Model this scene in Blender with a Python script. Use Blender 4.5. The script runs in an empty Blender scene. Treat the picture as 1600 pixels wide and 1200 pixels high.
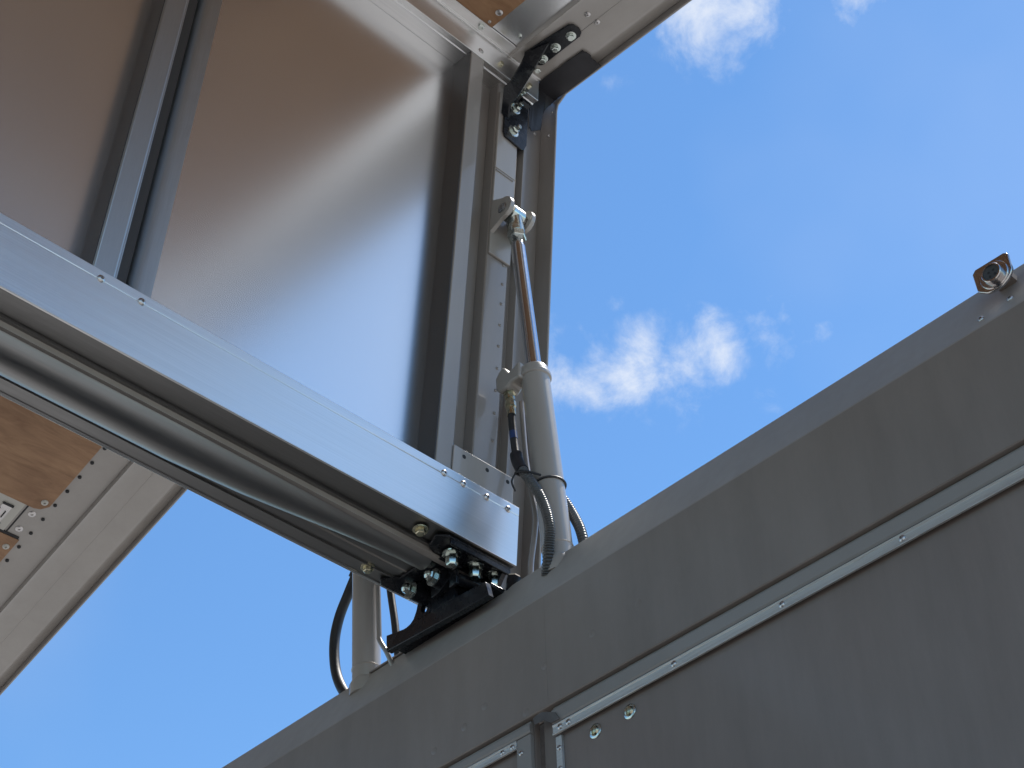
import bpy, bmesh, math, random
from mathutils import Vector, Matrix
random.seed(7)
S = 0.78                                   # metres per drawing unit
HB = 1.5 / S + 2.0576                      # height of the roof rail's lower edge, in drawing units
A1 = math.radians(5.547)                   # how far the near wing leans
A2 = math.radians(15.0)                    # how far the far wing leans
scene = bpy.context.scene

# ------------------------------------------------------------------ camera
cd = bpy.data.cameras.new("camera"); cam = bpy.data.objects.new("camera", cd)
scene.collection.objects.link(cam); scene.camera = cam
cd.sensor_width = 36.0; cd.lens = 56.55; cd.clip_start = 0.02; cd.clip_end = 5000
R = ((0.72350462, -0.6898835, -0.02453216), (0.45103126, 0.49931798, -0.73976507), (0.52260106, 0.52415867, 0.67241789))
m = Matrix(((R[0][0], -R[1][0], -R[2][0]), (R[0][1], -R[1][1], -R[2][1]), (R[0][2], -R[1][2], -R[2][2]))).to_4x4()
m.translation = Vector((-2.0154, -2.0283, HB - 2.0576)) * S
cam.matrix_world = m

# ------------------------------------------------------------------ light
SUN = Vector((0.425, -0.07, 0.905)).normalized()
ld = bpy.data.lights.new("sun", 'SUN'); ld.energy = 4.0; ld.angle = math.radians(0.5); ld.color = (1.0, 0.95, 0.88)
sun = bpy.data.objects.new("sun", ld); scene.collection.objects.link(sun)
sun.rotation_euler = SUN.to_track_quat('Z', 'Y').to_euler(); sun.location = (0, 0, 30)
scene.view_settings.view_transform = 'Standard'; scene.view_settings.look = 'None'
scene.view_settings.gamma = 1.0; scene.view_settings.exposure = 0.6

world = bpy.data.worlds.new("World"); scene.world = world; world.use_nodes = True
nt = world.node_tree; nt.nodes.clear(); N_ = nt.nodes; Lk = nt.links
def wn(t, **k):
    n = N_.new(t)
    for a, b in k.items(): setattr(n, a, b)
    return n
def wmath(op, a, b=None, c=None, clamp=False):
    n = N_.new('ShaderNodeMath'); n.operation = op; n.use_clamp = clamp
    for i, v in enumerate((a, b, c)):
        if v is None: continue
        if isinstance(v, (int, float)): n.inputs[i].default_value = v
        else: Lk.new(v, n.inputs[i])
    return n.outputs[0]
out = wn('ShaderNodeOutputWorld'); bg = wn('ShaderNodeBackground'); bg.inputs['Strength'].default_value = 0.13
sky = wn('ShaderNodeTexSky', sky_type='NISHITA', sun_disc=False)
sky.sun_elevation = math.asin(SUN.z); sky.sun_rotation = math.atan2(SUN.x, SUN.y)
sky.altitude = 0; sky.air_density = 1.0; sky.dust_density = 0.0; sky.ozone_density = 1.0
tc = wn('ShaderNodeTexCoord')
n1 = wn('ShaderNodeTexNoise'); n1.inputs['Scale'].default_value = 25; n1.inputs['Detail'].default_value = 12
n1.inputs['Roughness'].default_value = 0.63; n1.inputs['Distortion'].default_value = 0.25
Lk.new(tc.outputs['Generated'], n1.inputs['Vector'])
n2 = wn('ShaderNodeTexNoise'); n2.inputs['Scale'].default_value = 3.0; n2.inputs['Detail'].default_value = 4
Lk.new(tc.outputs['Generated'], n2.inputs['Vector'])
# cloud wisps, plus an added unseen cloud bank: direction and angular radius
CL = [((0.5836, 0.4502, 0.6758), 0.034, 0.95), ((0.567, 0.468, 0.675), 0.034, 1.0), ((0.5545, 0.483, 0.6765), 0.030, 0.95), ((0.574, 0.455, 0.682), 0.030, 1.0), ((0.537, 0.499, 0.680), 0.026, 0.95), ((0.5345, 0.507, 0.671), 0.020, 0.8), ((0.6159, 0.3884, 0.6854), 0.024, 0.85),
      ((0.600, 0.419, 0.683), 0.026, 0.9), ((0.4912, 0.3133, 0.8127), 0.034, 1.2), ((0.499, 0.302, 0.8127), 0.03, 1.2), ((0.5056, 0.2904, 0.8124), 0.022, 0.9), ((0.5429, 0.2494, 0.8019), 0.020, 0.9), ((0.5422, 0.2691, 0.796), 0.012, 0.6),
      ((0.5435, 0.4529, 0.7067), 0.010, 0.7), ((0.6368, 0.417, 0.6485), 0.018, 0.4), ((0.4751, 0.3795, 0.7938), 0.014, 0.3), ((0.6351, 0.3647, 0.6809), 0.012, 0.55),
      ((-0.6, -0.3, 0.74), 0.30, 0.8), ((0.1, -0.8, 0.55), 0.25, 0.8), ((0.8, -0.4, 0.4), 0.25, 0.9), ((0.60, -0.52, 0.60), 0.33, 1.35)]  # last cloud lies out of frame, added to brighten the roof sheet's reflection
acc = None
for d, r, s in CL:
    d = Vector(d).normalized()
    vm = wn('ShaderNodeVectorMath', operation='DISTANCE'); Lk.new(tc.outputs['Generated'], vm.inputs[0]); vm.inputs[1].default_value = d
    mr = wn('ShaderNodeMapRange', interpolation_type='SMOOTHSTEP')
    Lk.new(vm.outputs['Value'], mr.inputs['Value']); mr.inputs['From Min'].default_value = 0; mr.inputs['From Max'].default_value = r * 1.75
    mr.inputs['To Min'].default_value = s; mr.inputs['To Max'].default_value = 0
    acc = mr.outputs[0] if acc is None else wmath('MAXIMUM', acc, mr.outputs[0])
t = wmath('MULTIPLY_ADD', acc, 0.36, n1.outputs['Fac'])
mr = wn('ShaderNodeMapRange', interpolation_type='SMOOTHSTEP'); Lk.new(t, mr.inputs['Value'])
mr.inputs['From Min'].default_value = 0.62; mr.inputs['From Max'].default_value = 1.15
veil = wmath('MULTIPLY', wmath('SUBTRACT', n2.outputs['Fac'], 0.42, clamp=True), 0.40)
gate = wmath('MULTIPLY', mr.outputs[0], wmath('MULTIPLY', acc, 3.0, clamp=True))
fac = wmath('MAXIMUM', wmath('MULTIPLY', gate, 0.95), veil)
tint = wn('ShaderNodeMix', data_type='RGBA', blend_type='MULTIPLY'); tint.inputs['Factor'].default_value = 1.0
Lk.new(sky.outputs[0], tint.inputs['A']); tint.inputs['B'].default_value = (0.63, 0.88, 1.03, 1)
mx = wn('ShaderNodeMix', data_type='RGBA'); Lk.new(fac, mx.inputs['Factor']); Lk.new(tint.outputs['Result'], mx.inputs['A'])
mx.inputs['B'].default_value = (4.6, 4.8, 5.1, 1)
Lk.new(mx.outputs['Result'], bg.inputs['Color']); Lk.new(bg.outputs[0], out.inputs[0])

# ------------------------------------------------------------------ materials
def mat(name, color, rough=0.5, metal=0.0, var=0.04, vscale=6, bump=0.0, bscale=60, stretch=(1, 1, 1), coat=0.0, rvar=0.08, col2=None, emis=None, spec=0.5, wave=0.0, wscale=2.0, crough=0.06, dirt=0.0):
    M = bpy.data.materials.new(name); M.use_nodes = True; t = M.node_tree; n = t.nodes; l = t.links
    b = n['Principled BSDF']; b.inputs['Metallic'].default_value = metal
    b.inputs['Specular IOR Level'].default_value = spec
    if coat: b.inputs['Coat Weight'].default_value = coat; b.inputs['Coat Roughness'].default_value = crough
    tc = n.new('ShaderNodeTexCoord'); mp = n.new('ShaderNodeMapping'); mp.inputs['Scale'].default_value = stretch
    l.new(tc.outputs['Object'], mp.inputs['Vector'])
    nz = n.new('ShaderNodeTexNoise'); nz.inputs['Scale'].default_value = vscale; nz.inputs['Detail'].default_value = 6; l.new(mp.outputs[0], nz.inputs['Vector'])
    nb = n.new('ShaderNodeTexNoise'); nb.inputs['Scale'].default_value = bscale; nb.inputs['Detail'].default_value = 3; l.new(mp.outputs[0], nb.inputs['Vector'])
    cr = n.new('ShaderNodeValToRGB'); c = Vector(color)
    lo = [max(0, x * (1 - var)) for x in c]; hi = [min(1, x * (1 + var)) for x in c] if col2 is None else list(col2)
    cr.color_ramp.elements[0].position = 0.3; cr.color_ramp.elements[1].position = 0.7
    cr.color_ramp.elements[0].color = (*lo, 1); cr.color_ramp.elements[1].color = (*hi, 1)
    l.new(nz.outputs['Fac'], cr.inputs[0]); 
    if dirt:
        md = n.new('ShaderNodeMapping'); md.inputs['Scale'].default_value = (9, 9, 1.6); l.new(tc.outputs['Object'], md.inputs['Vector'])
        nd = n.new('ShaderNodeTexNoise'); nd.inputs['Scale'].default_value = 1.5; nd.inputs['Detail'].default_value = 9; nd.inputs['Roughness'].default_value = 0.7; l.new(md.outputs[0], nd.inputs['Vector'])
        rd = n.new('ShaderNodeValToRGB'); rd.color_ramp.elements[0].position = 0.30; rd.color_ramp.elements[1].position = 0.62
        rd.color_ramp.elements[0].color = (1 - dirt, 1 - dirt * 1.05, 1 - dirt * 1.1, 1); rd.color_ramp.elements[1].color = (1, 1, 1, 1)
        l.new(nd.outputs['Fac'], rd.inputs[0]); mxd = n.new('ShaderNodeMix'); mxd.data_type = 'RGBA'; mxd.blend_type = 'MULTIPLY'; mxd.inputs['Factor'].default_value = 1
        l.new(cr.outputs[0], mxd.inputs['A']); l.new(rd.outputs[0], mxd.inputs['B']); l.new(mxd.outputs['Result'], b.inputs['Base Color'])
    else: l.new(cr.outputs[0], b.inputs['Base Color'])
    rr = n.new('ShaderNodeMapRange'); rr.inputs['From Min'].default_value = 0.3; rr.inputs['From Max'].default_value = 0.7
    rr.inputs['To Min'].default_value = max(0.02, rough - rvar); rr.inputs['To Max'].default_value = rough + rvar
    l.new(nb.outputs['Fac'], rr.inputs['Value']); l.new(rr.outputs[0], b.inputs['Roughness'])
    last = None
    if bump:
        bp = n.new('ShaderNodeBump'); bp.inputs['Strength'].default_value = bump; bp.inputs['Distance'].default_value = 0.001
        l.new(nb.outputs['Fac'], bp.inputs['Height']); last = bp
    if wave:
        nw = n.new('ShaderNodeTexNoise'); nw.inputs['Scale'].default_value = wscale; nw.inputs['Detail'].default_value = 1
        l.new(tc.outputs['Object'], nw.inputs['Vector'])
        bw = n.new('ShaderNodeBump'); bw.inputs['Strength'].default_value = 1.0; bw.inputs['Distance'].default_value = wave
        l.new(nw.outputs['Fac'], bw.inputs['Height'])
        if last: l.new(last.outputs[0], bw.inputs['Normal'])
        last = bw
    if last: l.new(last.outputs[0], b.inputs['Normal'])
    return M
M = {}
M['cream'] = mat('cream_paint', (0.35, 0.320, 0.292), 0.35, 0, 0.03, 3, 0, 40, dirt=0.10, coat=0.7, rvar=0.03, wave=0.003, wscale=3)
M['grey'] = mat('grey_paint', (0.27, 0.245, 0.226), 0.35, 0, 0.03, 3, 0, 40, dirt=0.12, coat=0.6, rvar=0.03, wave=0.002, wscale=3)
M['header'] = mat('header_paint', (0.222, 0.187, 0.164), 0.5, 0, 0.09, 2.2, 0, 50, dirt=0.14, coat=0.3, crough=0.30, rvar=0.05, wave=0.002, wscale=3)
M['header_lit'] = mat('header_paint_lit', (0.31, 0.275, 0.25), 0.55, 0, 0.06, 2.2, 0, 50, dirt=0.10, coat=0.1, crough=0.30, rvar=0.05, wave=0.002, wscale=3)  # header paint made lighter, sky light on the slope put into the colour
M['door'] = mat('door_panel_paint', (0.215, 0.180, 0.160), 0.45, 0, 0.10, 1.6, 0, 50, dirt=0.16, coat=0.6, crough=0.15, rvar=0.03, wave=0.003, wscale=2)
M['sheet'] = mat('mill_aluminium_sheet', (0.86, 0.865, 0.87), 0.25, 0.97, 0.01, 3, 0, 4, rvar=0.0)
M['brushed'] = mat('brushed_aluminium', (0.80, 0.79, 0.78), 0.36, 1, 0.06, 14, 0.12, 30, stretch=(0.25, 60, 60), rvar=0.08)
M['brushed_dark'] = mat('shaded_aluminium', (0.27, 0.262, 0.255), 0.40, 1, 0.06, 14, 0.25, 30, stretch=(1.2, 60, 60), rvar=0.08)  # darker copy of the brushed metal, underside shade put into the colour
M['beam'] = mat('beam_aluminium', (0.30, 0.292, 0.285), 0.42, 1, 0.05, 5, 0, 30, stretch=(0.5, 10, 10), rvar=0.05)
M['strip'] = mat('trim_aluminium', (0.62, 0.60, 0.57), 0.5, 1, 0.08, 14, 0.3, 30, stretch=(60, 1.2, 60), rvar=0.1)
M['stile'] = mat('stile_aluminium', (0.46, 0.46, 0.465), 0.42, 1, 0.05, 20, 0.2, 30, stretch=(60, 60, 1.2), rvar=0.06)
M['black'] = mat('black_gloss_paint', (0.010, 0.011, 0.014), 0.25, 0, 0.2, 20, 0.3, 60, spec=0.35)
M['tape'] = mat('black_tape', (0.016, 0.015, 0.018), 0.55, 0, 0.3, 20, 0.8, 30)
M['insert'] = mat('socket_insert', (0.05, 0.055, 0.06), 0.5)
M['rubber'] = mat('black_rubber', (0.022, 0.022, 0.024), 0.5, 0, 0.2, 20, 0.3, 80)
M['side_shade'] = mat('painted_side_shade', (0.045, 0.044, 0.045), 0.35, 0, 0.0, 10, 0, 5, rvar=0.0)  # near-black colour stands in for the dark reflection on stile and post sides
M['conduit'] = mat('corrugated_conduit', (0.07, 0.068, 0.066), 0.3, 0, 0.2, 20, 0.1, 80)
M['zinc'] = mat('zinc_plating', (0.62, 0.66, 0.62), 0.22, 1, 0.12, 60, 0.3, 90)
M['yellow_zinc'] = mat('yellow_zinc_plating', (0.55, 0.52, 0.38), 0.28, 1, 0.2, 60, 0.3, 90)
M['rivet'] = mat('rivet_aluminium', (0.55, 0.53, 0.52), 0.3, 1, 0.1, 60, 0.2, 90)
M['chrome'] = mat('chromed_rod', (0.60, 0.62, 0.66), 0.16, 1, 0.02, 8, 0.0, 80, rvar=0.02)
M['chrome_c'] = mat('connector_chrome', (0.58, 0.55, 0.54), 0.2, 1, 0.05, 30, 0.1, 80, rvar=0.04)
M['dark'] = mat('dark_gap', (0.02, 0.02, 0.021), 0.7)
M['frame'] = mat('door_frame_aluminium', (0.25, 0.235, 0.22), 0.4, 0, 0.04, 3, 0, 40, coat=0.3)
M['seal'] = mat('dirty_sealant', (0.10, 0.09, 0.085), 0.6, 0, 0.4, 25, 0.8, 40)
M['white'] = mat('white_paint', (0.50, 0.48, 0.43), 0.35, 0, 0.05, 5, 0.1, 50)
M['tan'] = mat('tan_bolt_face', (0.62, 0.50, 0.38), 0.6, 0, 0.15, 60, 0.3, 90)
M['blue'] = mat('blue_mark', (0.02, 0.05, 0.16), 0.4)
M['concrete'] = mat('concrete_yard', (0.30, 0.285, 0.26), 0.85, 0, 0.2, 0.8, 0.5, 12)
M['floor'] = mat('floor_boards', (0.06, 0.045, 0.035), 0.6, 0, 0.3, 5, 0.3, 30, stretch=(0.4, 6, 1))
# plywood: streaky grain with a darker water stain
P = bpy.data.materials.new('plywood'); P.use_nodes = True; t_ = P.node_tree; n_ = t_.nodes; l_ = t_.links; b_ = n_['Principled BSDF']
tcp = n_.new('ShaderNodeTexCoord'); mp1 = n_.new('ShaderNodeMapping'); mp1.inputs['Scale'].default_value = (3.0, 14, 3.0)
l_.new(tcp.outputs['Object'], mp1.inputs['Vector'])
g1 = n_.new('ShaderNodeTexNoise'); g1.inputs['Scale'].default_value = 2.2; g1.inputs['Detail'].default_value = 9; g1.inputs['Roughness'].default_value = 0.65; g1.inputs['Distortion'].default_value = 0.8
l_.new(mp1.outputs[0], g1.inputs['Vector'])
g2 = n_.new('ShaderNodeTexNoise'); g2.inputs['Scale'].default_value = 4.5; g2.inputs['Detail'].default_value = 3; l_.new(tcp.outputs['Object'], g2.inputs['Vector'])
r1 = n_.new('ShaderNodeValToRGB'); e = r1.color_ramp.elements; e[0].position = 0.28; e[1].position = 0.75
e[0].color = (0.20, 0.098, 0.044, 1); e[1].color = (0.42, 0.245, 0.13, 1)
l_.new(g1.outputs['Fac'], r1.inputs[0])
r2 = n_.new('ShaderNodeValToRGB'); e = r2.color_ramp.elements; e[0].position = 0.30; e[1].position = 0.55; e[0].color = (0.72, 0.66, 0.62, 1); e[1].color = (1, 1, 1, 1)
l_.new(g2.outputs['Fac'], r2.inputs[0])
mm = n_.new('ShaderNodeMix'); mm.data_type = 'RGBA'; mm.blend_type = 'MULTIPLY'; mm.inputs['Factor'].default_value = 1
l_.new(r1.outputs[0], mm.inputs['A']); l_.new(r2.outputs[0], mm.inputs['B']); l_.new(mm.outputs['Result'], b_.inputs['Base Color'])
b_.inputs['Roughness'].default_value = 0.5
M['ply'] = P

# ------------------------------------------------------------------ helpers
def T(v): return Vector(v)
class MB:
    """collects shapes in drawing units; ny flips the second axis (the inside of a wing faces -Y on the near wing)"""
    def __init__(s, ny=1): s.bm = bmesh.new(); s.ny = ny
    def v(s, p): return s.bm.verts.new((p[0], p[1] * s.ny, p[2]))
    def box(s, x, y, z):
        c = [s.v((a, b, d)) for a in x for b in y for d in z]
        for f in ((0, 1, 3, 2), (4, 6, 7, 5), (0, 4, 5, 1), (2, 3, 7, 6), (0, 2, 6, 4), (1, 5, 7, 3)): s.bm.faces.new([c[i] for i in f])
        return s
    def prism(s, pts, axis, a, b):
        """pts: polygon in the two other axes (in x,y,z order), extruded along axis from a to b"""
        def mk(p, h):
            q = list(p); q.insert(axis, h); return q
        r0 = [s.v(mk(p, a)) for p in pts]; r1 = [s.v(mk(p, b)) for p in pts]; n = len(pts)
        s.bm.faces.new(r0); s.bm.faces.new(r1[::-1])
        for i in range(n): s.bm.faces.new((r0[i], r0[(i + 1) % n], r1[(i + 1) % n], r1[i]))
        return s
    def ringprism(s, outer, hole, axis, a, b):
        """polygon with a round hole: outer and hole have the same number of points"""
        def mk(p, h):
            q = list(p); q.insert(axis, h); return q
        n = len(outer)
        o0 = [s.v(mk(p, a)) for p in outer]; o1 = [s.v(mk(p, b)) for p in outer]
        h0 = [s.v(mk(p, a)) for p in hole]; h1 = [s.v(mk(p, b)) for p in hole]
        for i in range(n):
            j = (i + 1) % n
            s.bm.faces.new((o0[i], o0[j], h0[j], h0[i])); s.bm.faces.new((o1[j], o1[i], h1[i], h1[j]))
            s.bm.faces.new((o0[j], o0[i], o1[i], o1[j])); s.bm.faces.new((h0[i], h0[j], h1[j], h1[i]))
        return s
    def lathe(s, p0, d, prof, seg=24, roll=0.0):
        """prof: list of (distance along d, radius)"""
        p0 = Vector((p0[0], p0[1] * s.ny, p0[2])); d = Vector((d[0], d[1] * s.ny, d[2])).normalized()
        u = d.orthogonal().normalized(); w = d.cross(u); rings = []
        for h, r in prof:
            if r <= 1e-6: rings.append([s.bm.verts.new(p0 + d * h)]); continue
            rings.append([s.bm.verts.new(p0 + d * h + (u * math.cos(roll + 2 * math.pi * k / seg) + w * math.sin(roll + 2 * math.pi * k / seg)) * r) for k in range(seg)])
        for a, b in zip(rings, rings[1:]):
            if len(a) == 1 and len(b) == 1: continue
            for k in range(seg):
                j = (k + 1) % seg
                if len(a) == 1: s.bm.faces.new((a[0], b[j], b[k]))
                elif len(b) == 1: s.bm.faces.new((a[k], a[j], b[0]))
                else: s.bm.faces.new((a[k], a[j], b[j], b[k]))
        for r, fl in ((rings[0], True), (rings[-1], False)):
            if len(r) > 1: s.bm.faces.new(r[::-1] if fl else r)
        return s
    def tube(s, pts, rad, seg=16, rf=None, sub=8):
        P = [Vector((p[0], p[1] * s.ny, p[2])) for p in pts]; Q = []
        for i in range(len(P) - 1):       # Catmull-Rom
            a = P[max(i - 1, 0)]; b = P[i]; c = P[i + 1]; e = P[min(i + 2, len(P) - 1)]
            for k in range(sub):
                t = k / sub; Q.append(0.5 * ((2 * b) + (c - a) * t + (2 * a - 5 * b + 4 * c - e) * t * t + (3 * b - a - 3 * c + e) * t ** 3))
        Q.append(P[-1]); u = None; rings = []
        for i, q in enumerate(Q):
            d = (Q[min(i + 1, len(Q) - 1)] - Q[max(i - 1, 0)]).normalized()
            u = d.orthogonal().normalized() if u is None else (u - d * u.dot(d)).normalized()
            w = d.cross(u); r = rad if rf is None else rf(i, len(Q))
            rings.append([s.bm.verts.new(q + (u * math.cos(2 * math.pi * k / seg) + w * math.sin(2 * math.pi * k / seg)) * r) for k in range(seg)])
        for a, b in zip(rings, rings[1:]):
            for k in range(seg): s.bm.faces.new((a[k], a[(k + 1) % seg], b[(k + 1) % seg], b[k]))
        s.bm.faces.new(rings[0][::-1]); s.bm.faces.new(rings[-1])
        return s
    def bolt(s, p, d, r=0.0105, h=0.011, washer=True, seg=6, roll=0.3):
        d = Vector(d).normalized()
        if washer: s.lathe(p, d, [(0, r * 1.55), (0.0022, r * 1.5), (0.0030, r * 1.2)], 20); p = tuple(Vector(p) + d * 0.003)
        s.lathe(p, d, [(0, r), (h * 0.8, r), (h, r * 0.78)], seg, roll)
        return s
    def build(s, name, material, parent=None, bevel=0.0, smooth=35, **props):
        bmesh.ops.recalc_face_normals(s.bm, faces=s.bm.faces)
        for v in s.bm.verts: v.co *= S
        me = bpy.data.meshes.new(name); s.bm.to_mesh(me); s.bm.free(); me.materials.append(M[material])
        for p in me.polygons: p.use_smooth = True
        me.set_sharp_from_angle(angle=math.radians(smooth))
        o = bpy.data.objects.new(name, me); scene.collection.objects.link(o); o.parent = parent
        if bevel:
            bv = o.modifiers.new('bevel', 'BEVEL'); bv.width = bevel * S; bv.segments = 2; bv.limit_method = 'ANGLE'; bv.angle_limit = math.radians(40); bv.harden_normals = False
        for k, v in props.items(): o[k] = v
        return o
def tag(o, label, cat, group=None, kind=None):
    if kind: o['kind'] = kind
    if label: o['label'] = label
    if cat: o['category'] = cat
    if group: o['group'] = group
    return o
def thing(name, loc, label, cat, rx=0.0, group=None):
    o = bpy.data.objects.new(name, None); scene.collection.objects.link(o); o.empty_display_size = 0.05
    o.location = Vector(loc) * S; o.rotation_euler = (rx, 0, 0)
    return tag(o, label, cat, group)
def dupe(src, parent, loc, rot=None):
    c = src.copy(); scene.collection.objects.link(c); c.parent = parent; c.location = Vector(loc) * S
    if rot: c.rotation_euler = rot
    return c
def repeat(make, name, material, parent, spots, ny=1, label=None):
    """one small mesh at the first spot, object copies (shared mesh) at the others; make(mb) builds it round the origin"""
    mb = MB(ny); make(mb); o = mb.build(name, material, parent); o.location = Vector((spots[0][0], spots[0][1] * ny, spots[0][2])) * S
    for p in spots[1:]: dupe(o, parent, (p[0], p[1] * ny, p[2]))
    return o
def rivet_maker(d, r=0.0058, h=0.0032, dimple=True):
    def f(mb):
        pr = [(-0.0005, r), (h * 0.35, r * 0.97), (h * 0.8, r * 0.72), (h, r * 0.45)]
        pr += [(h, r * 0.36), (h * 0.1, r * 0.30), (h * 0.1, 0)] if dimple else [(h * 1.05, 0)]
        mb.lathe((0, 0, 0), d, pr, 20)
    return f

# ------------------------------------------------------------------ setting
g = MB(); g.box((-400, 400), (-400, 400), (-0.6, 0)); tag(g.build('ground', 'concrete'), None, None, kind='structure')

# ------------------------------------------------------------------ wings
XF = -6.5                                   # front end of the body, behind the viewer
def wing(near):
    ny = -1 if near else 1
    a = A1 if near else -A2
    loc = (0, 0, HB) if near else (0, 0.242, HB)
    WC = 1.586 if near else 1.50            # height of the corner rail up the roof panel
    lab = ('raised near wing: bare aluminium roof panel standing upright, side panel reaching overhead' if near
           else 'raised far wing whose cream and plywood side panel shows below the roof beam')
    w = thing('truck_wing', loc, lab, 'truck wing', a, 'raised wings of the truck body')
    # sheet and outer skin
    MB(ny).box((XF, -0.19), (-0.0685, -0.065), (0.005, WC)).build('roof_sheet', 'sheet', w)
    MB(ny).box((XF, 0.078), (-0.088, -0.0687), (-0.02, WC + 0.04)).build('outer_skin', 'cream', w)
    # hinge rail along the lower edge
    h = MB(ny)
    h.prism([(0.006, 0.0), (0.006, 0.128), (0.0048, 0.129), (0.006, 0.130), (0.006, 0.1515), (-0.0, 0.1515), (-0.0, 0.004), (-0.0, 0.0)], 0, XF, -0.0035)
    h.build('hinge_rail', 'brushed', w, bevel=0.0012)
    MB(ny).box((XF, -0.0035), (-0.060, -0.0004), (0.0005, 0.010)).build('rail_sole_shaded', 'brushed_dark', w, bevel=0.0006)  # rail underside split off, its shade painted as darker metal
    rx = [-0.0369, -0.1008, -0.1708, -0.2268, -0.9973, -1.0875] + [-1.0875 - 0.93 * k - d for k in range(1, 5) for d in (0, 0.09)]
    repeat(rivet_maker((0, 1, 0), 0.0083, 0.0045), 'rivet', 'rivet', w, [(x, 0.006, 0.1315) for x in rx], ny)
    # stiles and end post
    for k, x0 in enumerate([-1.107, -2.03, -2.95, -3.88, -4.8, -5.7]):
        st = MB(ny)
        st.prism([(x0, -0.065), (x0, -0.003), (x0 + 0.003, 0), (x0 + 0.046, 0), (x0 + 0.049, -0.003), (x0 + 0.049, -0.012), (x0 + 0.057, -0.012), (x0 + 0.057, -0.065)], 2, 0.152, WC - 0.085)
        o = st.build('stile', 'stile', w, bevel=0.001)
        MB(ny).box((x0 - 0.0022, x0 - 0.0003), (-0.0648, -0.004), (0.152, WC - 0.087)).build('side_shade_strip', 'side_shade', o)  # added dark strip paints the shaded, reflecting side of the stile
        MB(ny).box((x0 + 0.0575, x0 + 0.0955), (-0.0648, -0.054), (0.152, WC - 0.087)).build('side_shade_strip', 'side_shade', o)
        xa = x0 + 0.096; xb = x0 + 0.146
        pr = [(xa, -0.064)] + [(xa + 0.004 + 0.024 * (1 - math.cos(t)), -0.064 + 0.026 * math.sin(t)) for t in [math.radians(d) for d in range(15, 91, 15)]] + [(xb, -0.038), (xb, -0.064)]
        MB(ny).prism(pr, 2, 0.152, WC - 0.085).build('stile_flange', 'stile', o)
    ep = MB(ny); ep.box((-0.248, -0.2015), (-0.061, 0.0), (0.012, WC - 0.0862)); ep.build('end_post', 'grey', w, bevel=0.0025)
    # dark strip on the post's side, standing in for its shade and reflection
    MB(ny).box((-0.2505, -0.2483), (-0.0648, -0.003), (0.152, WC - 0.087)).build('side_shade_strip', 'side_shade', w)
    # painted frame behind: recessed floor, inner member, lip, channel, outer fin
    MB(ny).prism([(-0.2013, 0.012), (-0.0034, 0.012), (-0.0034, -0.10), (0.0725, -0.10), (0.0725, WC - 0.006), (-0.2013, WC - 0.006)], 1, -0.0684, -0.062).build('frame_web', 'grey', w)
    fm = MB(ny)
    fm.prism([(-0.123, -0.0618), (-0.123, -0.030), (-0.120, -0.027), (-0.053, -0.027), (-0.049, -0.030), (-0.045, -0.042), (-0.026, -0.046), (-0.0235, -0.022), (-0.0195, -0.022), (-0.0185, -0.050), (-0.012, -0.0618)], 2, 0.012, WC - 0.02)
    fm.build('frame_member', 'grey', w, bevel=0.0012)
    fin = MB(ny)
    fin.prism([(-0.0684, -0.10), (-0.0684, WC + 0.036), (2.15, WC + 0.036), (2.15, WC - 0.016), (0.03, WC - 0.016), (0.0, WC - 0.038), (-0.004, WC - 0.06), (-0.004, -0.10)], 0, 0.073, 0.0795)
    fin.build('edge_fin', 'grey', w, bevel=0.002)
    fr = [(-0.066 + 0.0, -0.027, z) for z in (0.2878 + 0.033, 0.40, 0.4665, 0.533, 0.5892 + 0.012, 0.668, 0.7236 + 0.012, 0.80, 0.8252 + 0.038)]
    repeat(rivet_maker((0, 1, 0), 0.0044, 0.003), 'rivet', 'grey', w, fr, ny)
    # corner rail: bottom face, upright flange with a lip, ceiling flange
    cr = MB(ny)
    cr.prism([(-0.065, WC - 0.086), (-0.022, WC - 0.086), (-0.020, WC - 0.0895), (-0.017, WC - 0.0895), (-0.015, WC - 0.086), (-0.003, WC - 0.086), (-0.001, WC - 0.0885), (0.004, WC - 0.0885), (0.004, WC - 0.010),
              (0.0065, WC - 0.006), (0.0095, WC - 0.010), (0.0120, WC - 0.010), (0.0120, WC - 0.003), (0.042, WC - 0.003), (0.042, WC + 0.001), (-0.065, WC + 0.001)], 0, XF, -0.0035)
    cr.build('corner_rail', 'brushed', w, bevel=0.0008)
    repeat(lambda mb: mb.bolt((0, 0, 0), (0, 0, -1), 0.0090, 0.009, False), 'bolt', 'zinc', w, [(x, 0.028, WC - 0.003) for x in (-0.245, -0.033, -0.9, -1.5, -2.1)], ny)
    repeat(lambda mb: mb.bolt((0, 0, 0), (0, 1, 0), 0.0082, 0.009, False), 'bolt', 'yellow_zinc', w, [(x, 0.004, WC - 0.060) for x in (-0.149, -0.042)], ny)
    repeat(rivet_maker((0, 1, 0), 0.0085, 0.003), 'rivet', 'rivet', w, [(x, 0.004, WC - 0.063) for x in (-0.2194, -1.04, -1.9)], ny)
    # side panel
    MB(ny).box((XF, 0.0725), (0.0, 2.15), (WC + 0.016, WC + 0.034)).build('side_skin', 'cream', w)
    sf = MB(ny); sf.box((-0.30, -0.1275), (0.0425, 2.14), (WC + 0.004, WC + 0.0155))
    sf.build('side_inner_frame', 'sheet' if near else 'cream', w)
    so = MB(ny)
    z = WC - 0.006
    so.prism([(-0.127, WC + 0.0155), (-0.127, z + 0.004), (-0.1235, z - 0.006), (-0.112, z), (-0.047, z), (-0.046, z + 0.0012), (-0.045, z), (0.025, z), (0.040, z + 0.004), (0.052, WC + 0.006), (0.0725, WC + 0.008), (0.0725, WC + 0.0155)], 1, 0.0, 2.14)
    so.build('side_outer_frame', 'cream', w, bevel=0.0012)
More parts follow.
